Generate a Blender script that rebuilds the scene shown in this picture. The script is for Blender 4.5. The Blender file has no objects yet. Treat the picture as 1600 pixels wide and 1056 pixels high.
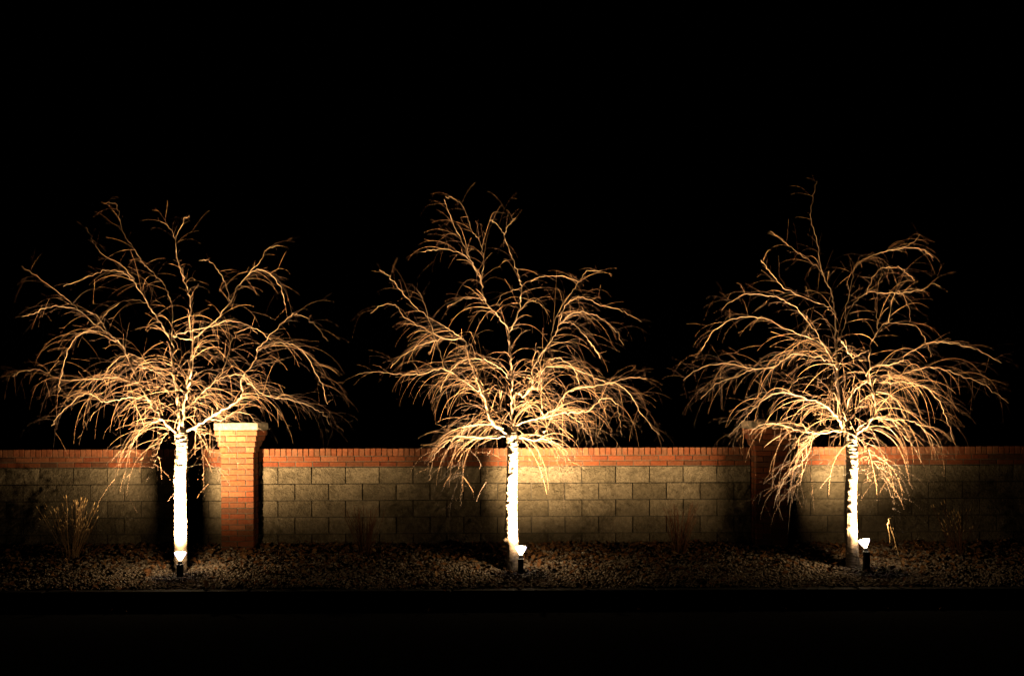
import bpy, bmesh, math, random
import numpy as np
from mathutils import Vector, Matrix

# ------------------------------------------------------------------ camera, sky, exposure
scene = bpy.context.scene
C = scene.collection
CAM = Vector((0.0, -12.0, 1.45))
cam_d = bpy.data.cameras.new('camera')
cam_d.sensor_width = 36.0
cam_d.lens = 36.0 * 1560.0 / 1600.0
cam_d.shift_y = 135.0 / 1600.0
cam_d.clip_start = 0.1
cam_d.clip_end = 2000.0
cam = bpy.data.objects.new('camera', cam_d)
cam.location = CAM
cam.rotation_euler = (math.pi / 2, 0.0037, 0)
C.objects.link(cam)
scene.camera = cam

world = bpy.data.worlds.new('World')
scene.world = world
world.use_nodes = True
wn = world.node_tree
wn.nodes.clear()
w_out = wn.nodes.new('ShaderNodeOutputWorld')
w_bg = wn.nodes.new('ShaderNodeBackground')
w_sky = wn.nodes.new('ShaderNodeTexSky')
w_sky.sky_type = 'NISHITA'
w_sky.sun_disc = False
w_sky.sun_elevation = math.radians(-9)
w_sky.sun_rotation = math.radians(200)
w_bg.inputs['Strength'].default_value = 0.05
wn.links.new(w_sky.outputs[0], w_bg.inputs['Color'])
wn.links.new(w_bg.outputs[0], w_out.inputs['Surface'])

LAMP_POWER = 6700.0           # watts of each ground spotlight
LAMP_COLOUR = (1.0, 0.70, 0.38)
vs = scene.view_settings
vs.view_transform = 'Standard'
vs.look = 'None'
vs.exposure = 0.0
vs.gamma = 1.0
vs.use_curve_mapping = False
scene.cycles.use_denoising = True
scene.cycles.glossy_bounces = 0
scene.cycles.sample_clamp_direct = 25.0
scene.cycles.max_bounces = 6
scene.cycles.diffuse_bounces = 0
scene.cycles.sample_clamp_indirect = 1.0

rng = random.Random(7)
R = math.radians

# ------------------------------------------------------------------ helpers
def P(x, y, Y):
    """metres for a spot of the 1600-wide photograph lying Y metres behind the wall face"""
    s = 1560.0 / (Y - CAM.y)
    return Vector(((x - 800.0) / s, Y, CAM.z - (y - 663.0) / s))

def link(name, mesh, mat=None, parent=None, loc=(0, 0, 0)):
    o = bpy.data.objects.new(name, mesh)
    C.objects.link(o)
    o.location = loc
    if mat is not None and mesh is not None and not mesh.materials:
        mesh.materials.append(mat)
    if parent is not None:
        o.parent = parent
    return o

def tag(o, label=None, cat=None, group=None, kind=None):
    if label: o['label'] = label
    if cat: o['category'] = cat
    if group: o['group'] = group
    if kind: o['kind'] = kind
    return o

def empty(name, loc, rz=0.0):
    o = bpy.data.objects.new(name, None)
    o.empty_display_size = 0.1
    o.location = loc
    o.rotation_euler = (0, 0, rz)
    C.objects.link(o)
    return o

def to_mesh(bm, name, smooth=False):
    m = bpy.data.meshes.new(name)
    bm.normal_update()
    bm.to_mesh(m)
    bm.free()
    if smooth:
        m.polygons.foreach_set('use_smooth', [True] * len(m.polygons))
    return m

def box_mesh(name, sx, sy, sz, bevel=0.0, jit=0.0, seed=0):
    bm = bmesh.new()
    bmesh.ops.create_cube(bm, size=1.0)
    for v in bm.verts:
        v.co = Vector((v.co.x * sx, v.co.y * sy, v.co.z * sz))
    if bevel:
        bmesh.ops.bevel(bm, geom=list(bm.edges), offset=bevel, segments=1, affect='EDGES')
    if jit:
        r = random.Random(seed)
        for v in bm.verts:
            v.co += Vector((r.uniform(-jit, jit), r.uniform(-jit, jit), r.uniform(-jit, jit)))
    return to_mesh(bm, name)

def lathe_mesh(name, prof, n=28, close=False, smooth=True):
    bm = bmesh.new()
    rings = []
    for r, z in prof:
        if r < 1e-5:
            rings.append([bm.verts.new((0, 0, z))])
        else:
            rings.append([bm.verts.new((r * math.cos(2 * math.pi * k / n), r * math.sin(2 * math.pi * k / n), z)) for k in range(n)])
    for a, b in zip(rings, rings[1:]):
        for k in range(n):
            k2 = (k + 1) % n
            if len(a) == 1 and len(b) == 1: continue
            if len(a) == 1: bm.faces.new((a[0], b[k2], b[k]))
            elif len(b) == 1: bm.faces.new((a[k], a[k2], b[0]))
            else: bm.faces.new((a[k], a[k2], b[k2], b[k]))
    bmesh.ops.recalc_face_normals(bm, faces=bm.faces)
    return to_mesh(bm, name, smooth)

class Tubes:
    """collects tapered tubes into one mesh"""
    def __init__(self):
        self.v, self.f, self.n = [], [], 0
    def add(self, pts, rads, sides=5):
        p = np.asarray(pts, float)
        k = len(p)
        t = np.gradient(p, axis=0)
        t /= np.linalg.norm(t, axis=1)[:, None] + 1e-9
        ref = np.array([0.31, 0.87, 0.21]) if abs(t[0][1]) < 0.9 else np.array([1.0, 0.1, 0.2])
        a = np.cross(t, ref); a /= np.linalg.norm(a, axis=1)[:, None] + 1e-9
        b = np.cross(t, a)
        ang = np.arange(sides) * 2 * math.pi / sides
        r = np.asarray(rads, float)[:, None, None]
        ring = p[:, None, :] + r * (np.cos(ang)[None, :, None] * a[:, None, :] + np.sin(ang)[None, :, None] * b[:, None, :])
        self.v.append(ring.reshape(-1, 3))
        i = np.arange(k - 1)[:, None] * sides + self.n
        j = np.arange(sides)[None, :]
        j2 = (j + 1) % sides
        self.f.append(np.stack([i + j, i + j2, i + sides + j2, i + sides + j], -1).reshape(-1, 4))
        self.n += k * sides
    def mesh(self, name):
        return quad_mesh(name, np.concatenate(self.v), np.concatenate(self.f), True)

def quad_mesh(name, v, f, smooth=False):
    m = bpy.data.meshes.new(name)
    nv, nf, w = len(v), len(f), f.shape[1]
    m.vertices.add(nv)
    m.vertices.foreach_set('co', np.ascontiguousarray(v, np.float32).ravel())
    m.loops.add(nf * w)
    m.loops.foreach_set('vertex_index', np.ascontiguousarray(f, np.int32).ravel())
    m.polygons.add(nf)
    m.polygons.foreach_set('loop_start', np.arange(nf, dtype=np.int32) * w)
    m.polygons.foreach_set('loop_total', np.full(nf, w, np.int32))
    if smooth:
        m.polygons.foreach_set('use_smooth', np.ones(nf, bool))
    m.update(calc_edges=True)
    return m

def smooth_line(pts, per=6):
    """Catmull-Rom through the points"""
    p = [Vector(q) for q in pts]
    p = [p[0] * 2 - p[1]] + p + [p[-1] * 2 - p[-2]]
    out = []
    for i in range(1, len(p) - 2):
        a, b, c, d = p[i - 1], p[i], p[i + 1], p[i + 2]
        for k in range(per):
            t = k / per
            out.append(0.5 * ((2 * b) + (c - a) * t + (2 * a - 5 * b + 4 * c - d) * t * t + (3 * b - a - 3 * c + d) * t ** 3))
    out.append(p[-2])
    return out

# ------------------------------------------------------------------ materials
def new_mat(name):
    m = bpy.data.materials.new(name)
    m.use_nodes = True
    nt = m.node_tree
    return m, nt, nt.nodes['Principled BSDF']

def nd(nt, typ, **kw):
    n = nt.nodes.new(typ)
    for k, v in kw.items():
        if k in n.inputs: n.inputs[k].default_value = v
        else: setattr(n, k, v)
    return n

def ramp(nt, stops):
    n = nt.nodes.new('ShaderNodeValToRGB')
    cr = n.color_ramp
    while len(cr.elements) < len(stops): cr.elements.new(0.5)
    for e, (p, c) in zip(cr.elements, stops):
        e.position = p
        e.color = (*c, 1)
    return n

def mix(nt, blend, fac, a, b):
    n = nt.nodes.new('ShaderNodeMix')
    n.data_type = 'RGBA'
    n.blend_type = blend
    for sock, v in ((n.inputs[0], fac), (n.inputs[6], a), (n.inputs[7], b)):
        if hasattr(v, 'is_linked') or isinstance(v, bpy.types.NodeSocket): nt.links.new(v, sock)
        elif isinstance(v, tuple): sock.default_value = (*v, 1)
        else: sock.default_value = v
    return n.outputs[2]

def bump(nt, bsdf, height, strength, dist):
    b = nd(nt, 'ShaderNodeBump', Strength=strength, Distance=dist)
    nt.links.new(height, b.inputs['Height'])
    nt.links.new(b.outputs[0], bsdf.inputs['Normal'])

def surface(name, stops, var='object', noise=30.0, grit=120.0, bstr=0.6, bdist=0.004, rough=0.9, amount=0.42, coarse=None, stain=None):
    """stone-like material: colour picked per object or per island, mottled by noise, gritty relief"""
    m, nt, bs = new_mat(name)
    if var == 'object': rnd = nt.nodes.new('ShaderNodeObjectInfo').outputs['Random']
    elif var == 'island': rnd = nt.nodes.new('ShaderNodeNewGeometry').outputs['Random Per Island']
    else: rnd = None
    tc = nt.nodes.new('ShaderNodeTexCoord')
    geo = nt.nodes.new('ShaderNodeNewGeometry')
    n1 = nd(nt, 'ShaderNodeTexNoise', Scale=noise, Detail=5.0, Roughness=0.65)
    nt.links.new(geo.outputs['Position'], n1.inputs['Vector'])
    cr = ramp(nt, stops)
    if rnd is not None: nt.links.new(rnd, cr.inputs[0])
    else: nt.links.new(n1.outputs[0], cr.inputs[0])
    shade = ramp(nt, [(0.25, (1 - amount,) * 3), (0.75, (1 + amount * 0.6,) * 3)])
    nt.links.new(n1.outputs[0], shade.inputs[0])
    col = mix(nt, 'MULTIPLY', 1.0, cr.outputs[0], shade.outputs[0])
    if stain:
        n4 = nd(nt, 'ShaderNodeTexNoise', Scale=stain[1], Detail=7.0, Roughness=0.72, Distortion=0.5)
        nt.links.new(geo.outputs['Position'], n4.inputs['Vector'])
        sr = ramp(nt, [(stain[2], (0, 0, 0)), (stain[2] + 0.16, (stain[3],) * 3)])
        nt.links.new(n4.outputs[0], sr.inputs[0])
        col = mix(nt, 'MIX', sr.outputs[0], col, stain[0])
    nt.links.new(col, bs.inputs['Base Color'])
    bs.inputs['Roughness'].default_value = rough
    bs.inputs['Specular IOR Level'].default_value = 0.06
    n2 = nd(nt, 'ShaderNodeTexNoise', Scale=grit, Detail=6.0, Roughness=0.7)
    nt.links.new(geo.outputs['Position'], n2.inputs['Vector'])
    h = n2.outputs[0]
    if coarse:
        n3 = nd(nt, 'ShaderNodeTexNoise', Scale=coarse, Detail=4.0, Roughness=0.6, Distortion=0.6)
        nt.links.new(geo.outputs['Position'], n3.inputs['Vector'])
        ad = nd(nt, 'ShaderNodeMath', operation='MULTIPLY_ADD')
        nt.links.new(n3.outputs[0], ad.inputs[0]); ad.inputs[1].default_value = 2.2
        nt.links.new(h, ad.inputs[2])
        h = ad.outputs[0]
    bump(nt, bs, h, bstr, bdist)
    if name == 'asphalt': bs.inputs['Specular IOR Level'].default_value = 0.0
    return m

M_brick = surface('brick', [(0.0, (0.15, 0.042, 0.019)), (0.3, (0.225, 0.063, 0.024)), (0.55, (0.165, 0.058, 0.025)), (0.8, (0.085, 0.038, 0.021)), (1.0, (0.26, 0.092, 0.040))],
                  noise=35, grit=150, bstr=0.6, bdist=0.004, stain=((0.17, 0.088, 0.048), 13.0, 0.54, 0.65))
M_cope = surface('coping_brick', [(0.0, (0.16, 0.050, 0.022)), (0.4, (0.215, 0.072, 0.031)), (0.75, (0.15, 0.064, 0.032)), (1.0, (0.25, 0.088, 0.040))],
                 noise=35, grit=150, bstr=0.6, bdist=0.004, stain=((0.15, 0.080, 0.042), 11.0, 0.52, 0.7))
M_block = surface('split_face_block', [(0.0, (0.20, 0.158, 0.096)), (0.5, (0.275, 0.218, 0.136)), (1.0, (0.335, 0.266, 0.166))],
                  noise=16, grit=90, bstr=1.0, bdist=0.022, coarse=24, amount=0.42, stain=((0.085, 0.066, 0.038), 4.0, 0.5, 0.7))
M_mortar = surface('mortar', [(0.0, (0.09, 0.075, 0.052)), (1.0, (0.15, 0.125, 0.09))], var=None, noise=40, grit=200, bstr=0.4)
M_cap = surface('cast_stone', [(0.0, (0.15, 0.125, 0.085)), (1.0, (0.23, 0.195, 0.135))], var=None, noise=22, grit=140, bstr=0.5, bdist=0.004, coarse=40)
M_gravel = surface('gravel', [(0.0, (0.24, 0.17, 0.11)), (0.3, (0.44, 0.35, 0.25)), (0.55, (0.33, 0.22, 0.14)), (0.8, (0.56, 0.47, 0.35)), (1.0, (0.28, 0.18, 0.12))],
                   var='island', noise=60, grit=160, bstr=0.4, bdist=0.002)
M_leaf = surface('dead_leaf', [(0.0, (0.20, 0.085, 0.035)), (0.4, (0.30, 0.15, 0.06)), (0.7, (0.24, 0.10, 0.04)), (1.0, (0.40, 0.24, 0.11))],
                 var='island', noise=90, grit=120, bstr=0.3, bdist=0.001, rough=0.8)
M_soil = surface('soil', [(0.0, (0.07, 0.045, 0.028)), (1.0, (0.15, 0.10, 0.065))], var=None, noise=9, grit=50, bstr=0.8, bdist=0.02)
M_asphalt = surface('asphalt', [(0.3, (0.035, 0.035, 0.036)), (0.7, (0.065, 0.063, 0.06))], var=None, noise=70, grit=220, bstr=0.6, bdist=0.004, rough=0.85)
M_kerb = surface('kerb_concrete', [(0.3, (0.07, 0.062, 0.052)), (0.7, (0.13, 0.115, 0.095))], var=None, noise=16, grit=160, bstr=0.4, bdist=0.003)
M_stalk = surface('dry_stalk', [(0.0, (0.25, 0.13, 0.055)), (1.0, (0.42, 0.26, 0.12))], var='island', noise=40, grit=150, bstr=0.2, rough=0.75)
M_straw = surface('straw', [(0.0, (0.42, 0.25, 0.10)), (1.0, (0.60, 0.40, 0.18))], var='island', noise=60, grit=150, bstr=0.2, rough=0.7)

def bark_material(name, dark, light, stretch, shoots=None):
    m, nt, bs = new_mat(name)
    tc = nt.nodes.new('ShaderNodeNewGeometry')
    mp = nd(nt, 'ShaderNodeMapping')
    mp.inputs['Scale'].default_value = (14, 14, stretch)
    nt.links.new(tc.outputs['Position'], mp.inputs[0])
    n = nd(nt, 'ShaderNodeTexNoise', Scale=1.0, Detail=6.0, Roughness=0.65)
    nt.links.new(mp.outputs[0], n.inputs['Vector'])
    cr = ramp(nt, [(0.3, dark), (0.7, light)])
    nt.links.new(n.outputs[0], cr.inputs[0])
    col = cr.outputs[0]
    if shoots:
        vr = ramp(nt, shoots)
        nt.links.new(tc.outputs['Random Per Island'], vr.inputs[0])
        col = mix(nt, 'MULTIPLY', 1.0, col, vr.outputs[0])
    nt.links.new(col, bs.inputs['Base Color'])
    bs.inputs['Roughness'].default_value = 0.75
    bs.inputs['Specular IOR Level'].default_value = 0.3
    bump(nt, bs, n.outputs[0], 0.7, 0.006)
    return m

M_bark = bark_material('bark', (0.17, 0.115, 0.075), (0.42, 0.32, 0.22), 90)
M_limb = bark_material('limb_bark', (0.13, 0.08, 0.045), (0.36, 0.245, 0.15), 40)
M_twig = bark_material('twig_bark', (0.21, 0.115, 0.052), (0.36, 0.215, 0.11), 30,
                       [(0.0, (0.10, 0.075, 0.06)), (0.45, (0.30, 0.25, 0.20)), (0.75, (0.65, 0.60, 0.54)), (1.0, (1.0, 1.0, 1.0))])

def plain(name, col, rough=0.5, metal=0.0, emit=None, strength=0.0):
    m, nt, bs = new_mat(name)
    bs.inputs['Base Color'].default_value = (*col, 1)
    bs.inputs['Roughness'].default_value = rough
    bs.inputs['Metallic'].default_value = metal
    n = nd(nt, 'ShaderNodeTexNoise', Scale=90.0, Detail=4.0)
    bump(nt, bs, n.outputs[0], 0.15, 0.001)
    if emit:
        bs.inputs['Emission Color'].default_value = (*emit, 1)
        bs.inputs['Emission Strength'].default_value = strength
    return m

M_post = plain('black_painted_metal', (0.018, 0.017, 0.016), 0.45)
M_plate = plain('galvanised_plate', (0.55, 0.52, 0.46), 0.4, 0.6)
M_socket = plain('grey_socket', (0.10, 0.09, 0.09), 0.4)
M_bulb = plain('bulb_glass', (0.75, 0.75, 0.8), 0.12, 0.0, (0.82, 0.76, 1.0), 2.4)
M_neck = plain('bulb_neck_glass', (0.75, 0.65, 0.5), 0.15, 0.0, (1.0, 0.80, 0.50), 12.0)
M_lens = plain('bulb_lens', (0.9, 0.9, 0.9), 0.2, 0.0, (1.0, 0.86, 0.66), 20.0)

# ------------------------------------------------------------------ the ground
GY, GZ = [0.0, 1.5, 2.1], [0.0, -0.138, -0.172]
def ground_z(y):
    """the planting bed falls gently from the wall towards the kerb"""
    if y > 0: return 0.0
    return float(np.interp(-y, GY, GZ))

KERB_Y = -2.08
bm = bmesh.new()
ys = [400.0, 60.0, 8.0, 0.6] + [-(k * 0.15) for k in range(0, 15)]
xs = [-400, -60, -12] + [-8 + k * 0.4 for k in range(41)] + [12, 60, 400]
grid = []
for y in ys:
    row = []
    for x in xs:
        h = 0.0
        if -2.4 < y < 0.1 and abs(x) < 9:
            h = 0.012 * math.sin(x * 3.1 + y * 2) + 0.01 * math.sin(x * 7.3 - y * 5)
        row.append(bm.verts.new((x, max(y, KERB_Y + 0.01), ground_z(y) - 0.02 + h)))
    grid.append(row)
for a, b in zip(grid, grid[1:]):
    for k in range(len(xs) - 1):
        bm.faces.new((a[k], b[k], b[k + 1], a[k + 1]))
tag(link('ground', to_mesh(bm, 'ground', True), M_soil), 'dark soil of the planting bed and the ground beyond the wall', kind='structure')

bm = bmesh.new()
x0, x1 = -400, 400
vs_ = [bm.verts.new(p) for p in ((x0, -400, -0.34), (x1, -400, -0.34), (x1, KERB_Y - 0.14, -0.33), (x0, KERB_Y - 0.14, -0.33))]
bm.faces.new(vs_)
tag(link('road', to_mesh(bm, 'road'), M_asphalt), 'dark asphalt street in front of the planting bed', kind='structure')
kerb = empty('kerb', (0, KERB_Y, 0))
tag(kerb, 'concrete kerb along the street edge', kind='structure')
km = box_mesh('kerb_stone', 1.992, 0.15, 0.24, 0.015)
for k in range(-5, 6):
    link('kerb_stone', km, M_kerb, kerb, (k * 2.0 + 0.4, -0.07, -0.295))

# ------------------------------------------------------------------ walls and pillars
FRONT = 0.0
def block_variant(seed, w=0.393, h=0.189, d=0.19):
    r = random.Random(seed)
    bm = bmesh.new()
    nx, nz = 5, 3
    fr = []
    for j in range(nz + 1):
        row = []
        for i in range(nx + 1):
            edge = i in (0, nx) or j in (0, nz)
            y = r.uniform(0.0, 0.004) if edge else r.uniform(-0.018, 0.004)
            dx = 0 if i in (0, nx) else r.uniform(-0.02, 0.02)
            dz = 0 if j in (0, nz) else r.uniform(-0.015, 0.015)
            row.append(bm.verts.new((-w / 2 + w * i / nx + dx + (r.uniform(-.002, .002) if edge else 0), y, -h / 2 + h * j / nz + dz + (r.uniform(-.002, .002) if edge else 0))))
        fr.append(row)
    for j in range(nz):
        for i in range(nx):
            bm.faces.new((fr[j][i], fr[j][i + 1], fr[j + 1][i + 1], fr[j + 1][i]))
    border = fr[0][:] + [fr[j][nx] for j in range(1, nz + 1)] + fr[nz][::-1][1:] + [fr[j][0] for j in range(nz - 1, 0, -1)]
    back = [bm.verts.new((v.co.x, d, v.co.z)) for v in border]
    n = len(border)
    for k in range(n):
        bm.faces.new((border[(k + 1) % n], border[k], back[k], back[(k + 1) % n]))
    bm.faces.new(back[::-1])
    bmesh.ops.recalc_face_normals(bm, faces=bm.faces)
    return to_mesh(bm, 'block')

BLOCKS = [block_variant(100 + k) for k in range(9)]
def block_of(width, k):
    if abs(width - 0.393) < 0.004: return BLOCKS[k % len(BLOCKS)]
    return block_variant(500 + k, w=width)
STRETCH = [box_mesh('brick', 0.194, 0.095, 0.0545, 0.003, 0.0012, k) for k in range(6)]
HEADER = [box_mesh('coping_brick', 0.0585, 0.215, 0.090, 0.003, 0.0012, 20 + k) for k in range(6)]
brick_cache = {}
def brick_of(w, d, h, k):
    key = (round(w, 3), round(d, 3), round(h, 4), k % 3)
    if key not in brick_cache:
        brick_cache[key] = box_mesh('brick', w, d, h, 0.003, 0.0012, 40 + k % 3)
    return brick_cache[key]

BZ = [-0.05 + 0.2 * k for k in range(6)]        # beds of the block courses, the lowest sunk in the soil
def wall_panel(xa, xb, anchor, label):
    w = empty('garden_wall', ((xa + xb) / 2, 0, 0))
    tag(w, label, 'wall', 'wall panels between the brick pillars', 'thing')
    cx = (xa + xb) / 2
    # mortar core, recessed behind every face
    core = box_mesh('mortar', xb - xa - 0.01, 0.160, 0.996, 0)
    link('mortar', core, M_mortar, w, (0, 0.020 + 0.080, 0.446))
    core2 = box_mesh('mortar', xb - xa - 0.02, 0.185, 0.206, 0)
    link('mortar', core2, M_mortar, w, (0, 0.0985, 1.0495))
    k = 0
    for c in range(5):                                   # c = 0 is the top block course
        zc = 0.945 - 0.2 * c - 0.1
        off = anchor + (0.203 if c % 2 else 0.0)
        n0 = math.floor((xa - off) / 0.406)
        x = off + n0 * 0.406
        while x < xb:
            a, b = max(x, xa), min(x + 0.406, xb)
            if b - a > 0.05:
                k += 1
                wd = b - a - 0.013
                link('block', block_of(wd, rng.randrange(99) if abs(wd - 0.393) < .004 else k + int(anchor * 100)), M_block, w,
                     ((a + b) / 2 - cx, rng.uniform(-0.003, 0.003), zc))
            x += 0.406
    for c in range(2):                                   # two stretcher courses
        zc = 0.949 + 0.031 + 0.0635 * c
        off = anchor + 0.01 + (0.1015 if c else 0.0)
        x = off + math.floor((xa - off) / 0.203) * 0.203
        while x < xb:
            a, b = max(x, xa), min(x + 0.203, xb)
            if b - a > 0.04:
                wd = b - a - 0.009
                me = STRETCH[rng.randrange(6)] if abs(wd - 0.194) < .004 else brick_of(wd, 0.095, 0.0545, rng.randrange(3))
                o = link('brick', me, M_brick, w, ((a + b) / 2 - cx, 0.046 + rng.uniform(-0.003, 0.003), zc))
            x += 0.203
    n = int(round((xb - xa) / 0.0672))                   # rowlock coping
    pitch = (xb - xa) / n
    for i in range(n):
        o = link('coping_brick', HEADER[rng.randrange(6)], M_cope, w,
                 (xa + (i + 0.5) * pitch - cx, 0.100 + rng.uniform(-0.004, 0.004), 1.1225 + rng.uniform(-0.0025, 0.0025)))
        o.rotation_euler = (0, rng.uniform(-0.012, 0.012), 0)
    return w

PX = (-3.25, 3.07)                 # pillar centres
PW = 0.195                         # half width of a pillar shaft
wall_panel(-7.4, PX[0] - PW - 0.005, -5.68, 'block wall with brick coping left of the pillar behind the leftmost tree')
wall_panel(PX[0] + PW + 0.005, PX[1] - PW - 0.005, -2.817, 'long block wall with brick coping between the two brick pillars')
wall_panel(PX[1] + PW + 0.005, 7.4, 5.21, 'block wall with brick coping behind the rightmost tree, fading into the dark')

def pillar(xc, label):
    p = empty('brick_pillar', (xc, 0, 0))
    tag(p, label, 'pillar', 'brick pillars of the wall')
    yc = -0.20 + PW                                     # shaft is 0.39 square, proud of the wall
    link('mortar', box_mesh('mortar', 2 * PW - 0.024, 2 * PW - 0.024, 1.43, 0), M_mortar, p, (0, yc, 0.675))
    pitch = 0.0655
    z = -0.045
    n = 22
    for c in range(n):
        ext = max(0, c - (n - 5)) * 0.0145              # the top courses corbel out
        hw = PW + ext
        zc = z + pitch * c + 0.0285
        h = 0.057
        if ext:
            link('mortar', box_mesh('mortar', 2 * hw - 0.022, 2 * hw - 0.022, pitch, 0), M_mortar, p, (0, yc, zc + 0.003))
        d = 0.092
        for side in (-1, 1):                            # front and back faces: bricks run the whole width
            if c % 2: cuts = [-hw, 0, hw]
            else: cuts = [-hw, -hw + 0.5 * hw, 0.5 * hw, hw]
            for a, b in zip(cuts, cuts[1:]):
                o = link('brick', brick_of(b - a - 0.009, d, h, rng.randrange(3)), M_brick, p,
                         ((a + b) / 2, yc + side * (hw - d / 2) + rng.uniform(-.002, .002), zc))
        ins = hw - d - 0.0085
        for side in (-1, 1):                            # side faces between them
            cuts = [-ins, 0, ins] if c % 2 == 0 else [-ins, ins]
            for a, b in zip(cuts, cuts[1:]):
                link('brick', brick_of(d, b - a - 0.0085, h, rng.randrange(3)), M_brick, p,
                     (side * (hw - d / 2) + rng.uniform(-.002, .002), yc + (a + b) / 2, zc))
    zt = z + pitch * n
    link('cap_stone', box_mesh('cap_stone', 0.515, 0.515, 0.085, 0.006, 0.001), M_cap, p, (0, yc, zt + 0.0435))
    return p
pillar(PX[0], 'red brick pillar with pale stone cap lit beside the leftmost tree')
pillar(PX[1], 'dim brick pillar with stone cap in shadow left of the rightmost tree')

# ------------------------------------------------------------------ gravel and leaf litter
nr = np.random.default_rng(5)
def ico():
    bm = bmesh.new()
    bmesh.ops.create_icosphere(bm, subdivisions=1, radius=1.0)
    v = np.array([q.co[:] for q in bm.verts]); f = np.array([[q.index for q in fc.verts] for fc in bm.faces])
    bm.free()
    return v, f
IV, IF = ico()
def rot_z(a):
    c, s = np.cos(a), np.sin(a); z = np.zeros_like(a); o = np.ones_like(a)
    return np.stack([np.stack([c, -s, z], -1), np.stack([s, c, z], -1), np.stack([z, z, o], -1)], -2)
def scatter_stones(n, ylo, yhi, smin, smax):
    x = nr.uniform(-7.2, 7.2, n); y = nr.uniform(ylo, yhi, n)
    keep = np.ones(n, bool)
    for px in PX:
        keep &= ~((abs(x - px) < 0.23) & (y > -0.24))
    x, y = x[keep], y[keep]; n = len(x)
    s = nr.uniform(smin, smax, n) ** 1.0
    sc = np.stack([s * nr.uniform(0.8, 1.5, n), s * nr.uniform(0.7, 1.1, n), s * nr.uniform(0.45, 0.85, n)], -1)
    v = IV[None] * (1 + nr.uniform(-0.22, 0.22, (n, len(IV), 1)))
    v = v * sc[:, None, :]
    ta = nr.uniform(-0.5, 0.5, n)
    ct, st = np.cos(ta)[:, None], np.sin(ta)[:, None]
    v = np.stack([v[..., 0], v[..., 1] * ct - v[..., 2] * st, v[..., 1] * st + v[..., 2] * ct], -1)
    v = np.einsum('nij,nkj->nki', rot_z(nr.uniform(0, 6.283, n)), v)
    gz = np.interp(-y, GY, GZ) + 0.012 * np.sin(x * 3.1 + y * 2) + 0.01 * np.sin(x * 7.3 - y * 5) - 0.02
    gz += sc[:, 2] * 0.55 + nr.uniform(0, 0.012, n)
    v += np.stack([x, y, gz], -1)[:, None, :]
    f = IF[None] + (np.arange(n) * len(IV))[:, None, None]
    return v.reshape(-1, 3), f.reshape(-1, 3)
parts = [scatter_stones(36000, -2.06, -0.65, 0.007, 0.020), scatter_stones(9000, -1.1, -0.02, 0.012, 0.030)]
off = 0; VV, FF = [], []
for v, f in parts:
    VV.append(v); FF.append(f + off); off += len(v)
tag(link('gravel', quad_mesh('gravel', np.concatenate(VV), np.concatenate(FF)), M_gravel), 'tan gravel covering the planting bed', 'gravel', kind='stuff')

def scatter_leaves(n):
    y = -np.abs(nr.beta(1.0, 3.2, n)) * 2.3
    extra = nr.random(n) < 0.10
    y = np.where(extra, nr.uniform(-2.5, -1.8, n), y)
    x = nr.uniform(-7.2, 7.2, n)
    keep = np.ones(n, bool)
    for px in PX: keep &= ~((abs(x - px) < 0.25) & (y > -0.26))
    x, y = x[keep], y[keep]; n = len(x)
    L = nr.uniform(0.016, 0.046, n); W = L * nr.uniform(0.35, 0.6, n); cu = nr.uniform(-0.5, 1.0, n) * W
    tpl = np.array([[-1, 0, 0], [-0.4, -1, 1], [-0.3, 0, 0], [-0.4, 1, 1], [0.4, -0.9, 1], [0.35, 0, 0], [0.4, 0.9, 1], [1, 0, 0]], float)
    v = np.empty((n, 8, 3))
    v[..., 0] = tpl[None, :, 0] * L[:, None]
    v[..., 1] = tpl[None, :, 1] * W[:, None]
    v[..., 2] = tpl[None, :, 2] * cu[:, None] + (tpl[None, :, 0] ** 2) * (nr.uniform(-0.3, 0.5, n) * L)[:, None]
    a, b = nr.uniform(-0.9, 0.9, n), nr.uniform(-0.7, 0.7, n)
    ca, sa, cb, sb = np.cos(a)[:, None], np.sin(a)[:, None], np.cos(b)[:, None], np.sin(b)[:, None]
    v = np.stack([v[..., 0], v[..., 1] * ca - v[..., 2] * sa, v[..., 1] * sa + v[..., 2] * ca], -1)
    v = np.stack([v[..., 0] * cb + v[..., 2] * sb, v[..., 1], -v[..., 0] * sb + v[..., 2] * cb], -1)
    v = np.einsum('nij,nkj->nki', rot_z(nr.uniform(0, 6.283, n)), v)
    gz = np.interp(-y, GY, GZ) + nr.uniform(0.012, 0.045, n)
    gz = np.where(y < KERB_Y - 0.15, -0.315, gz)
    v += np.stack([x, y, gz], -1)[:, None, :]
    tf = np.array([[0, 1, 2], [0, 2, 3], [1, 4, 5], [1, 5, 2], [2, 5, 6], [2, 6, 3], [4, 7, 5], [5, 7, 6]])
    f = tf[None] + (np.arange(n) * 8)[:, None, None]
    return v.reshape(-1, 3), f.reshape(-1, 3)
lv, lf = scatter_leaves(6000)
tag(link('leaf_litter', quad_mesh('leaf_litter', lv, lf), M_leaf), 'brown dead leaves lying over the gravel bed', 'leaves', kind='stuff')

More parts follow.
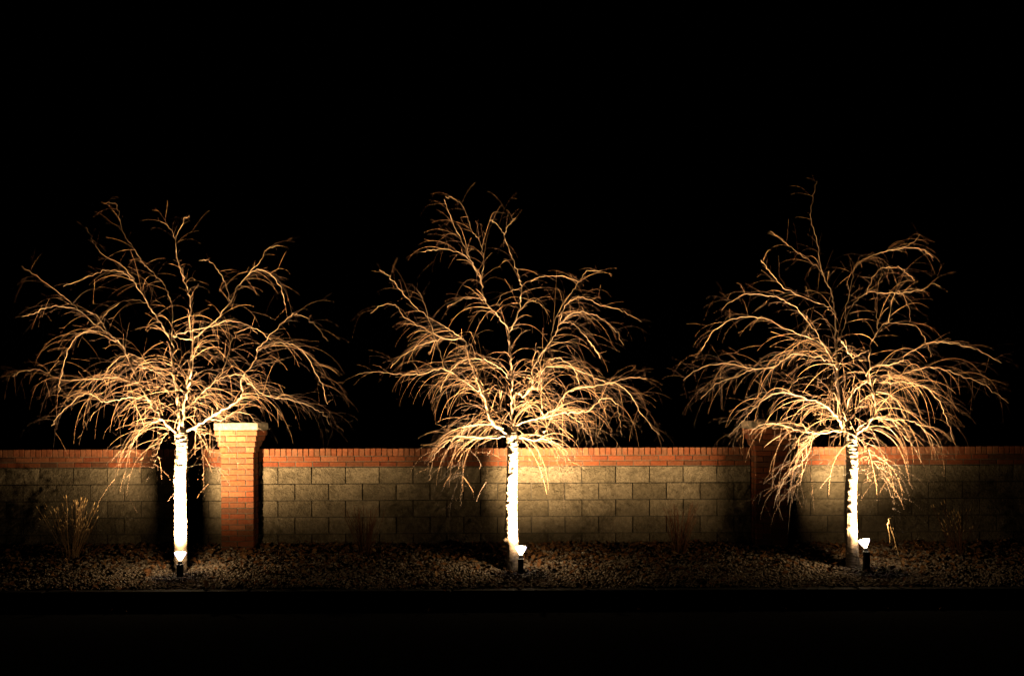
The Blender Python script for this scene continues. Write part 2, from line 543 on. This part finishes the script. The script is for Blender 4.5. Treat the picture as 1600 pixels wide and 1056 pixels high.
# ------------------------------------------------------------------ trees
def trunk_mesh(pts, rads, seed, knots=()):
    r = random.Random(seed)
    line = smooth_line(pts, 40)
    n, sides = len(line), 26
    L = (line[-1] - line[0]).length
    bm = bmesh.new()
    rings = []
    ph = [r.uniform(0, 6.28) for _ in range(6)]
    # ragged horizontal bands of peeling bark
    bands, z = [], 0.0
    while z < L + 0.1:
        hgt = r.uniform(0.018, 0.05)
        bands.append((z, z + hgt, r.uniform(0.001, 0.011), r.uniform(0, 6.28), r.uniform(-0.5, 0.5)))
        z += hgt
    for i, c in enumerate(line):
        t = i / (n - 1)
        zz = t * L
        rad = np.interp(t, np.linspace(0, 1, len(rads)), rads)
        ring = []
        for k in range(sides):
            a = 2 * math.pi * k / sides
            zk = zz + 0.010 * math.sin(a * 2 + ph[0]) + 0.006 * math.sin(a * 5 + ph[1])
            e = 0.0
            for (b0, b1, amp, p0, sl) in bands:
                if b0 <= zk < b1:
                    u = (zk - b0) / (b1 - b0)
                    e = amp * (1 - u) * (0.6 + 0.4 * math.sin(a * 3 + p0))
                    break
            e += 0.0035 * math.sin(a * 3 + ph[2] + zz * 4) + 0.0025 * math.sin(a * 7 + ph[3] - zz * 9) + r.uniform(-0.0012, 0.0012)
            for (kz, ka, ks, kh) in knots:
                da = math.atan2(math.sin(a - ka), math.cos(a - ka))
                e += kh * math.exp(-((zz - kz) / ks) ** 2 - (da / 0.55) ** 2)
            rr = rad + e
            ring.append(bm.verts.new((c.x + rr * math.cos(a), c.y + rr * math.sin(a), c.z)))
        rings.append(ring)
    for a, b in zip(rings, rings[1:]):
        for k in range(sides):
            k2 = (k + 1) % sides
            bm.faces.new((a[k], a[k2], b[k2], b[k]))
    bm.faces.new(rings[-1]); bm.faces.new(rings[0][::-1])
    return to_mesh(bm, 'trunk', True)

def shoot(r, start, d, length, droop, seg=0.04, wob=0.016):
    """a slender twig that sets off along d and bends over under its own weight"""
    n = max(3, int(length / seg))
    st = length / n
    pts, p = [start.copy()], start.copy()
    d = d.normalized()
    for i in range(n):
        d = d + Vector((r.gauss(0, wob), r.gauss(0, wob), r.gauss(0, wob) - droop * st * (0.6 + i / n))) * 0.55
        d.normalize()
        p = p + d * st
        pts.append(p.copy())
    return pts

def build_tree(name, label, base_px, Y, trunk_pts, trunk_r, limbs, seed, knots=(), density=1.0):
    r = random.Random(seed)
    b = P(base_px[0], base_px[1], Y)
    root = empty(name, b)
    tag(root, label, 'tree', 'bare weeping trees in front of the wall')
    tp = [P(x, y, Y) - b for x, y in trunk_pts]
    link('trunk', trunk_mesh(tp, trunk_r, seed, knots), M_bark, root)
    tw = Tubes()
    top = tp[-1]
    crown_limbs = []
    s = 1560.0 / (Y - CAM.y)
    for li, (pts, r0, r1, y0, y1) in enumerate(limbs):
        n = len(pts)
        w3 = []
        for i, (x, y) in enumerate(pts):
            t = i / (n - 1)
            w3.append(P(x, y, Y + y0 + (y1 - y0) * t ** 1.2) - b)
        if r0 < 0.0135: r0 *= 0.74
        line = smooth_line(w3, 7)
        m = len(line)
        for i in range(1, m - 1):
            line[i] = line[i] + Vector((r.gauss(0, .0065), r.gauss(0, .008), r.gauss(0, .0065)))
        rad = [max(0.0014, 0.92 * r0 + (r1 - r0) * (i / (m - 1)) ** 0.45) for i in range(m)]
        # little swellings at the nodes
        rad = [q * (1 + 0.10 * math.sin(i * 1.9 + li)) for i, q in enumerate(rad)]
        T = Tubes(); T.add(line, rad, 9)
        crown_limbs.append(T.mesh('limb'))
        # shoots along the limb
        total = sum((line[i + 1] - line[i]).length for i in range(m - 1))
        acc, nxt = 0.0, 0.05
        for i in range(m - 1):
            seg = (line[i + 1] - line[i])
            acc += seg.length
            frac = acc / total
            while acc > nxt:
                hz = line[i].z - top.z
                nxt += r.uniform(0.045, 0.115) / density * (0.42 if hz < 0.45 and frac < 0.55 else 0.55 if hz < 0.8 else 0.95) * (1.15 if frac > 0.75 else 1.0)
                p = line[i] + seg * r.random()
                tan = seg.normalized()
                rel = p - top
                outw = Vector((rel.x, rel.y * 1.2, 0)) + Vector((r.gauss(0, .25), r.gauss(0, .35), 0))
                if outw.length > 1e-3: outw.normalize()
                low = rel.z < 0.8
                kind = r.random()
                d = tan * r.uniform(0.2, 0.9) + outw * r.uniform(0.3, 0.95) * (1.0 - 0.4 * frac) + Vector((r.gauss(0, .55), r.gauss(0, .55), r.uniform(-0.2, 0.75)))
                if kind < 0.18:                          # short spur
                    L = r.uniform(0.05, 0.2); dr = r.uniform(0.5, 3)
                    d += Vector((r.gauss(0, .6), r.gauss(0, .6), r.uniform(-.6, .5)))
                elif kind < 0.66 or not low:             # arching shoot
                    L = r.uniform(0.22, 0.75); dr = r.uniform(3.5, 6.5)
                else:                                    # long weeping shoot
                    L = r.uniform(0.45, 1.0); dr = r.uniform(4.5, 9.0)
                L *= 1.08 - 0.65 * frac ** 1.3
                reach = min(1.0, math.hypot(rel.x, rel.y) / 1.6)      # young outer shoots are thinner
                pr = min(0.0031, rad[i] * 0.75) * r.uniform(0.5, 1.05) * (1.08 - 0.55 * max(frac, reach))
                q = shoot(r, p, d, L, dr, 0.04, r.choice((0.012, 0.03, 0.055)))
                k = len(q)
                tw.add(q, [pr * (1 - 0.72 * (j / (k - 1))) for j in range(k)], 4)
                if L > 0.18:                             # side spurs on the shoot
                    pos, side = r.uniform(0.04, 0.1), 1
                    while pos < L * 0.95:
                        j = min(k - 2, int(pos / L * (k - 1)))
                        td = (q[j + 1] - q[j]).normalized()
                        side = -side
                        perp = td.cross(Vector((r.gauss(0, .3), 1.0, r.gauss(0, .3)))).normalized() * side
                        sd = td * r.uniform(0.5, 1.0) + perp * r.uniform(0.4, 1.0) + Vector((0, r.gauss(0, .5), 0))
                        sl = r.uniform(0.02, 0.08) if r.random() < 0.7 else r.uniform(0.12, 0.32)
                        sq = shoot(r, q[j], sd, sl, r.uniform(2, 6), 0.035, 0.05)
                        sk = len(sq)
                        tw.add(sq, [min(0.0015, 0.7 * pr) * (1 - 0.5 * (u / (sk - 1))) for u in range(sk)], 3)
                        pos += r.uniform(0.08, 0.26)
    crown = link('crown', tw.mesh('crown'), M_twig, root)
    for me in crown_limbs:
        link('limb', me, M_limb, crown)
    return root

# every limb: its run (photograph pixels at the tree's distance), thick radius, thin radius, depth offset at start and end
T1 = [
 ([(281,676),(262,662),(243,640),(225,612),(207,574),(189,535),(168,519),(123,481),(95,456),(56,427),(35,413)], .026,.0028, -.03,-.45),
 ([(282,672),(279,640),(275,600),(271,563),(268,532),(252,504),(231,472),(214,441),(193,413),(161,395),(144,367),(135,353)], .026,.0026, -.03,-.2),
 ([(268,532),(270,486),(261,450),(240,424),(224,409),(207,381),(193,360),(186,329),(182,316),(163,316)], .011,.0022, -.1,.05),
 ([(284,672),(287,633),(294,605),(298,588),(301,542),(298,507),(298,465),(291,441),(280,409),(275,371),(286,350),(291,339),(298,337)], .022,.0022, -.03,-.25),
 ([(275,371),(268,356),(252,344)], .0038,.0022, -.12,-.18),
 ([(290,614),(298,560),(305,525),(336,500),(361,469),(371,448),(389,427),(410,402),(417,388),(436,382)], .016,.0024, 0,.4),
 ([(301,530),(272,524),(290,517),(326,509),(361,500),(386,506),(403,520)], .008,.0025, -.05,-.5),
 ([(283,676),(305,664),(325,652),(345,640),(371,624),(380,610),(378,588),(399,563),(403,546),(420,525),(452,493),(469,490),(490,504),(513,532)], .023,.0025, 0,-.55),
 ([(378,588),(403,609),(420,618),(462,626),(497,640),(515,662)], .009,.0023, -.25,-.7),
 ([(403,546),(431,535),(462,539),(483,560),(501,595),(512,630)], .007,.0022, -.35,.1),
 ([(259,654),(240,630),(228,621),(196,619),(165,626),(147,616),(130,614),(98,640),(80,662)], .012,.0024, -.05,-.6),
 ([(217,598),(210,595),(175,588),(133,590),(95,590),(63,575),(35,577),(20,585)], .010,.0023, -.1,.3),
 ([(168,519),(154,493),(123,481),(84,476),(56,486),(35,492)], .007,.0022, -.2,-.5),
 ([(182,532),(160,520),(140,514),(120,524),(109,542),(98,575),(92,610)], .007,.0022, -.2,.2),
 ([(203,556),(224,570),(240,577),(259,588)], .012,.004, -.15,-.55),
 ([(260,655),(240,657),(222,668),(206,690),(195,712)], .008,.0024, -.05,-.5),
 ([(270,668),(258,678),(246,700),(240,730)], .007,.0024, -.05,-.4),
 ([(300,668),(316,676),(326,700),(330,728)], .007,.0024, -.05,-.45),
 ([(283,655),(300,630),(322,606),(345,590),(372,583),(392,596),(404,622)], .012,.0024, 0,.5),
 ([(281,640),(262,610),(246,580),(225,560),(200,552),(176,566),(160,592)], .010,.0024, 0,.6),
 ([(340,596),(355,560),(362,530),(378,515),(400,512),(424,530)], .007,.0022, .2,.6),
 ([(325,652),(345,655),(368,642),(390,648),(402,662)], .008,.0025, -.15,-.6),
 ([(231,472),(215,466),(190,470),(165,490),(150,510)], .006,.0022, .12,-.3),
 ([(214,441),(195,425),(170,420),(140,430),(100,445)], .006,.0022, .16,-.2),
 ([(361,469),(352,440),(338,415),(322,404),(312,406)], .005,.0022, .2,.0),
 ([(389,427),(405,420),(425,428),(440,450),(447,475)], .005,.0022, .28,.5),
]
T2 = [
 ([(797,680),(772,663),(761,642),(754,614),(734,602),(695,576),(660,584),(625,584),(583,580),(555,586)], .023,.0024, 0,-.5),
 ([(695,576),(685,542),(674,507),(660,465),(655,455)], .007,.0024, -.25,-.1),
 ([(770,660),(762,640),(751,598),(744,588),(730,549),(727,532),(695,528),(674,518),(636,497),(618,476),(597,477),(580,488)], .017,.0023, 0,.3),
 ([(727,532),(705,516),(678,500),(653,481),(625,451),(610,432),(594,421)], .007,.0022, .15,-.3),
 ([(800,674),(800,654),(800,620),(800,591),(797,549),(797,518),(811,486),(816,451),(811,430),(800,399),(790,367),(797,350),(807,341)], .025,.0023, -.03,-.22),
 ([(790,367),(780,352),(767,343)], .0035,.0022, -.2,-.2),
 ([(797,518),(779,493),(758,469),(751,437),(737,406),(720,371),(706,343),(699,325),(695,311)], .013,.0022, -.12,-.35),
 ([(752,441),(757,406),(751,378),(737,357),(727,325),(709,309),(697,307)], .006,.0022, -.1,.1),
 ([(748,427),(730,402),(702,390),(680,390),(660,393)], .005,.0022, -.15,-.4),
 ([(803,640),(805,612),(817,619),(828,610),(832,600),(835,570),(860,535),(874,507),(884,478),(898,468),(912,465),(940,477),(972,486),(1003,504)], .016,.0023, 0,-.4),
 ([(860,535),(866,505),(874,486),(890,462),(905,441),(916,425),(940,423)], .007,.0022, -.15,.3),
 ([(874,507),(895,490),(915,488),(940,497),(960,515),(975,540)], .006,.0022, -.2,-.6),
 ([(874,507),(890,503),(905,515),(925,540),(938,560)], .006,.0022, -.2,.2),
 ([(803,670),(812,662),(849,652),(887,645),(919,642),(940,624),(961,628),(968,652),(972,680)], .015,.0024, 0,-.45),
 ([(804,678),(814,684),(845,685),(856,663),(877,624),(894,610),(933,603),(964,600),(989,624),(1006,652),(1030,680)], .018,.0024, 0,.35),
 ([(840,610),(849,577),(870,573),(891,574),(916,584),(947,598),(985,590),(1010,592)], .008,.0023, .1,-.3),
 ([(850,652),(848,640),(845,614),(847,591),(842,560)], .009,.004, -.1,-.2),
 ([(795,682),(758,684),(716,682),(695,694),(677,715),(670,750)], .011,.0024, 0,-.5),
 ([(790,676),(779,665),(747,663),(723,668),(723,686),(725,705),(721,754),(719,790)], .010,.0024, 0,-.7),
 ([(798,668),(783,640),(780,600),(770,575),(745,560),(720,565),(700,585),(688,612)], .012,.0024, 0,.5),
 ([(803,660),(820,630),(838,590),(856,565),(875,560),(895,575),(905,600)], .011,.0024, 0,.55),
 ([(800,600),(788,580),(765,565),(742,560),(725,568)], .007,.0024, 0,-.5),
 ([(758,469),(740,465),(715,470),(700,480)], .005,.0022, -.05,.3),
 ([(695,528),(670,535),(640,548),(610,575)], .006,.0022, .2,-.2),
 ([(846,684),(862,690),(880,700),(892,720)], .007,.0024, -.05,-.4),
 ([(811,486),(830,470),(845,476),(856,490)], .006,.0024, .1,-.3),
 ([(816,451),(800,455),(785,462),(776,475)], .005,.0024, .1,.4),
 ([(905,441),(880,432),(850,432),(830,440)], .005,.0022, .2,.4),
 ([(849,652),(870,640),(895,652),(915,670),(928,694)], .007,.0023, -.1,-.6),
]
T3 = [
 ([(1328,684),(1316,670),(1311,635),(1308,570),(1306,542),(1304,486),(1299,458),(1287,430),(1282,413),(1278,378),(1268,343),(1272,310),(1278,285)], .025,.0022, 0,.2),
 ([(1304,486),(1292,479),(1261,469),(1226,451),(1205,427),(1190,408)], .007,.0022, .1,-.3),
 ([(1287,432),(1275,415),(1250,399),(1229,381),(1205,363)], .006,.0022, .12,.4),
 ([(1308,580),(1290,545),(1271,514),(1247,486),(1222,469),(1191,462),(1159,463),(1128,486)], .012,.0022, .05,-.45),
 ([(1308,556),(1301,553),(1271,532),(1226,514),(1191,498),(1145,500),(1114,521),(1096,549)], .010,.0022, .05,.3),
 ([(1310,580),(1299,570),(1278,560),(1240,556),(1208,574),(1180,577),(1135,569),(1093,577),(1068,595)], .010,.0022, 0,-.3),
 ([(1316,668),(1306,652),(1288,635),(1257,623),(1211,616),(1180,638),(1160,660),(1138,684)], .016,.0024, 0,-.4),
 ([(1326,682),(1313,675),(1285,679),(1260,677),(1236,670),(1197,663),(1170,680)], .014,.0024, 0,.2),
 ([(1271,680),(1260,715),(1232,740),(1211,782)], .007,.0024, 0,-.4),
 ([(1264,678),(1262,715),(1252,757),(1260,796)], .006,.0022, 0,-.6),
 ([(1332,684),(1355,666),(1365,645),(1365,610),(1359,595),(1359,549),(1373,518),(1390,507),(1429,511),(1446,532),(1455,560)], .020,.0023, 0,-.3),
 ([(1330,684),(1322,655),(1331,616),(1352,598),(1362,577),(1401,570),(1418,556),(1446,540),(1481,538),(1523,547),(1565,570)], .015,.0023, 0,-.45),
 ([(1365,620),(1362,591),(1380,589),(1408,588),(1443,577),(1474,579),(1506,591),(1541,605),(1576,633)], .010,.0023, -.1,.3),
 ([(1359,549),(1334,560),(1322,545),(1316,535)], .008,.004, -.1,-.3),
 ([(1307,560),(1310,535),(1320,514),(1327,490),(1352,460),(1390,460),(1436,456),(1457,446),(1470,450)], .011,.0022, .05,.35),
 ([(1373,518),(1369,479),(1373,451),(1378,430)], .007,.0022, -.15,.1),
 ([(1355,462),(1359,448),(1376,423),(1395,420),(1411,423),(1430,440)], .005,.0022, .2,.5),
 ([(1390,507),(1394,472),(1405,458),(1418,475),(1422,505)], .006,.0022, -.2,-.4),
 ([(1320,500),(1332,440),(1341,413),(1376,397),(1411,390),(1430,380),(1439,369)], .006,.0022, .1,.5),
 ([(1376,397),(1411,390),(1440,392),(1460,405)], .004,.0022, .4,.3),
 ([(1333,682),(1341,670),(1365,656),(1394,658),(1425,660),(1450,680),(1462,710)], .012,.0024, 0,-.4),
 ([(1366,600),(1385,600),(1408,600),(1446,607),(1470,635),(1481,663),(1490,690)], .008,.0023, -.05,.4),
 ([(1334,682),(1341,684),(1355,702),(1357,726),(1352,748)], .009,.004, -.05,-.5),
 ([(1345,690),(1360,715),(1376,740),(1390,768),(1397,800)], .006,.0022, -.05,-.6),
 ([(1326,672),(1310,650),(1295,610),(1270,590),(1245,596),(1225,620)], .011,.0024, 0,.5),
 ([(1330,665),(1345,630),(1372,615),(1398,625),(1415,655)], .010,.0024, 0,.5),
 ([(1306,520),(1290,500),(1270,505),(1250,530)], .006,.0023, .1,.5),
 ([(1394,658),(1410,680),(1428,700),(1440,725)], .006,.0023, -.2,-.5),
 ([(1180,577),(1150,590),(1120,600),(1095,625)], .005,.0022, -.2,-.5),
]
TY = -1.20
build_tree('weeping_tree', 'leftmost bare weeping tree, its trunk directly behind its spotlight beside the lit brick pillar', (281, 891), TY,
           [(281, 896), (281, 860), (281, 800), (281, 740), (284, 700), (283, 676), (282, 664)], [.070, .063, .062, .060, .058, .064, .040], T1, 11, [(0.42, math.pi, 0.03, 0.012)])
build_tree('weeping_tree', 'middle bare weeping tree with a knot low on its trunk', (798, 889), TY,
           [(802, 894), (801, 860), (798, 830), (798, 790), (800, 740), (801, 700), (800, 680), (800, 666)], [.070, .064, .063, .058, .056, .055, .063, .040], T2, 23,
           [(0.36, math.pi, 0.035, 0.045), (0.48, math.pi, 0.03, 0.022)])
build_tree('weeping_tree', 'rightmost bare weeping tree with a slightly bent trunk', (1330, 886), TY,
           [(1332, 892), (1331, 860), (1329, 820), (1329, 770), (1331, 730), (1330, 700), (1329, 684), (1327, 670)], [.072, .066, .062, .060, .058, .058, .064, .040], T3, 37)

# ------------------------------------------------------------------ ground spotlights
SIGN = -1.0
def spotlight(label, px, pbase, Y, tilt_x, tilt_y, height):
    b = P(px, pbase, Y)
    root = empty('ground_spotlight', b)
    tag(root, label, 'lamp', 'ground spotlights under the trees')
    link('post', box_mesh('post', 0.058, 0.058, height + 0.06, 0.003), M_post, root, (0, 0, (height - 0.06) / 2))
    link('cover_plate', box_mesh('cover_plate', 0.066, 0.066, 0.007, 0.002), M_plate, root, (0, 0, height + 0.0036))
    rot = Matrix.Rotation(tilt_y, 4, 'Y') @ Matrix.Rotation(tilt_x, 4, 'X')
    piv = Vector((0, 0, height + 0.014))
    so = link('socket', lathe_mesh('socket', [(0.0, -0.012), (0.020, -0.012), (0.023, 0.004), (0.022, 0.026), (0.017, 0.030), (0.0, 0.030)], 20), M_socket, root, piv)
    so.rotation_euler = rot.to_euler()
    ne = link('bulb_neck', lathe_mesh('bulb_neck', [(0.016, 0.028), (0.0175, 0.036), (0.022, 0.045), (0.030, 0.056), (0.038, 0.066)], 28), M_neck, root, piv)
    ne.rotation_euler = rot.to_euler()
    bu = link('bulb', lathe_mesh('bulb', [(0.038, 0.0665), (0.048, 0.079), (0.056, 0.094), (0.0605, 0.108), (0.061, 0.114), (0.058, 0.117)], 32), M_bulb, root, piv)
    bu.rotation_euler = rot.to_euler()
    link('lens', lathe_mesh('lens', [(0.0575, 0.1165), (0.045, 0.121), (0.025, 0.124), (0.0, 0.125)], 32), M_lens, bu)
    ld = bpy.data.lights.new('spotlight_beam', 'POINT')
    ld.energy = LAMP_POWER
    ld.color = LAMP_COLOUR
    ld.use_nodes = True                                  # flood bulb: strong core, weak spill to the sides
    nt = ld.node_tree
    em = nt.nodes['Emission']
    tc = nt.nodes.new('ShaderNodeTexCoord')
    sx = nt.nodes.new('ShaderNodeSeparateXYZ')
    ab = nd(nt, 'ShaderNodeMath', operation='MULTIPLY', use_clamp=True)
    ab.inputs[1].default_value = SIGN
    pw = nd(nt, 'ShaderNodeMath', operation='POWER')
    pw.inputs[1].default_value = 4.8
    nt.links.new(tc.outputs['Normal'], sx.inputs[0])
    nt.links.new(sx.outputs['Z'], ab.inputs[0])
    nt.links.new(ab.outputs[0], pw.inputs[0])
    sp = nd(nt, 'ShaderNodeMath', operation='ADD')
    sp.inputs[1].default_value = 0.0013                  # stray light leaking through the glass
    wd = nd(nt, 'ShaderNodeMath', operation='MULTIPLY_ADD')   # wide, weak skirt of the beam
    wd.inputs[1].default_value = 0.46
    sq = nd(nt, 'ShaderNodeMath', operation='POWER')
    sq.inputs[1].default_value = 2.7
    nt.links.new(ab.outputs[0], sq.inputs[0])
    nt.links.new(sq.outputs[0], wd.inputs[0])
    nt.links.new(pw.outputs[0], wd.inputs[2])
    nt.links.new(wd.outputs[0], sp.inputs[0])
    nt.links.new(sp.outputs[0], em.inputs['Strength'])
    ld.shadow_soft_size = 0.03
    lo = bpy.data.objects.new('spotlight_beam', ld)
    C.objects.link(lo)
    lo.parent = root
    lo.location = piv + (rot @ Vector((0, 0, 0.158)))
    lo.rotation_euler = (rot @ Matrix.Rotation(math.pi, 4, 'X')).to_euler()
    return root
spotlight('black post spotlight standing right in front of the leftmost trunk', 280.5, 897, -1.46, R(-5), R(0), 0.115)
spotlight('black post spotlight with upright bulb at the right foot of the middle trunk', 813, 893, -1.39, R(-7), R(0), 0.135)
spotlight('black post spotlight with bulb tilted left towards the rightmost trunk', 1353, 888, -1.36, R(-6), R(-12), 0.165)

# ------------------------------------------------------------------ dry plants
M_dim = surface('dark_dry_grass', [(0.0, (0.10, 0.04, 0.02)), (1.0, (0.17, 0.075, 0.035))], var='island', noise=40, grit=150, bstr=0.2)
def clump(label, px, py, Y, n, h, spread, seed, lean=0.0, heads=True, name='dried_perennial', mat=None):
    r = random.Random(seed)
    b = P(px, py, Y)
    root = empty(name, b)
    tag(root, label, 'plant', 'dried plants along the wall')
    T, H = Tubes(), Tubes()
    for k in range(n):
        a = r.uniform(0, 2 * math.pi)
        rr = r.uniform(0, 0.07)
        p = Vector((rr * math.cos(a), rr * math.sin(a), -0.03))
        d = Vector((math.cos(a) * spread * r.uniform(.1, 1) + lean, math.sin(a) * spread * 0.7 * r.uniform(.1, 1), 1))
        q = shoot(r, p, d, h * r.uniform(0.55, 1.05), r.uniform(0.1, 0.6), 0.06, 0.05)
        m = len(q)
        T.add(q, [0.0033 * (1 - 0.5 * i / (m - 1)) for i in range(m)], 4)
        for _ in range(r.randrange(1, 4)):
            j = r.randrange(m // 2, m - 1)
            q2 = shoot(r, q[j], (q[j + 1] - q[j]).normalized() + Vector((r.gauss(0, .35), r.gauss(0, .35), .1)), r.uniform(.04, .13), .4, .03)
            T.add(q2, [0.002] * len(q2), 3)
            if heads:
                e = q2[-1]; dd = (q2[-1] - q2[-2]).normalized()
                H.add([e, e + dd * .008, e + dd * .022, e + dd * .03], [.002, .006, .005, .001], 5)
        if heads:
            e = q[-1]; dd = (q[-1] - q[-2]).normalized()
            H.add([e, e + dd * .01, e + dd * .03, e + dd * .042], [.002, .0075, .006, .001], 5)
    link('stalks', T.mesh('stalks'), mat or M_stalk, root)['kind'] = 'stuff'
    if heads: link('seed_heads', H.mesh('seed_heads'), M_straw, root)['kind'] = 'stuff'
    return root
clump('fan of dry brown stalks with pale seed heads left of the leftmost tree', 112, 869, -0.65, 46, 0.70, 0.55, 3)
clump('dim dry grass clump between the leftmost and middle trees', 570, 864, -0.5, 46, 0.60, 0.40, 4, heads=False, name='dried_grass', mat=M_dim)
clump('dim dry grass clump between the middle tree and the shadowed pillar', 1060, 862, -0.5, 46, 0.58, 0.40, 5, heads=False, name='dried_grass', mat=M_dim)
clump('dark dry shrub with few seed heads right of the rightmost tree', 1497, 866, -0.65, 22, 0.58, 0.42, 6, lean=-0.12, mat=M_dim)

def bent_stalk():
    Y = -1.45
    b = P(1409, 893, Y)
    root = empty('bent_stalk', b)
    tag(root, 'single straw-coloured stalk with drooping withered leaves right of the rightmost spotlight', 'plant')
    px = [(1410, 897), (1407, 880), (1400, 855), (1394, 832), (1390, 820), (1388, 813), (1391, 811)]
    line = smooth_line([P(x, y, Y) - b for x, y in px], 5)
    T = Tubes(); m = len(line)
    T.add(line, [0.0055 - 0.002 * i / m for i in range(m)], 6)
    link('stem', T.mesh('stem'), M_straw, root)
    r = random.Random(9)
    for pts, wd in (([(1390, 820), (1388, 826), (1390, 838), (1390, 850)], .009), ([(1391, 822), (1393, 832), (1397, 842), (1398, 850)], .008),
                    ([(1389, 816), (1387, 822), (1388, 832)], .010), ([(1399, 853), (1398, 857), (1394, 860)], .006), ([(1392, 824), (1395, 826), (1396, 829)], .005)):
        ln = smooth_line([P(x, y, Y + r.uniform(-.02, .02)) - b for x, y in pts], 5)
        T = Tubes(); m = len(ln)
        T.add(ln, [wd * (0.35 + 0.65 * math.sin(math.pi * (0.15 + 0.8 * i / (m - 1)))) * r.uniform(.75, 1.1) for i in range(m)], 4)
        link('withered_leaf', T.mesh('withered_leaf'), M_straw, root)
bent_stalk()
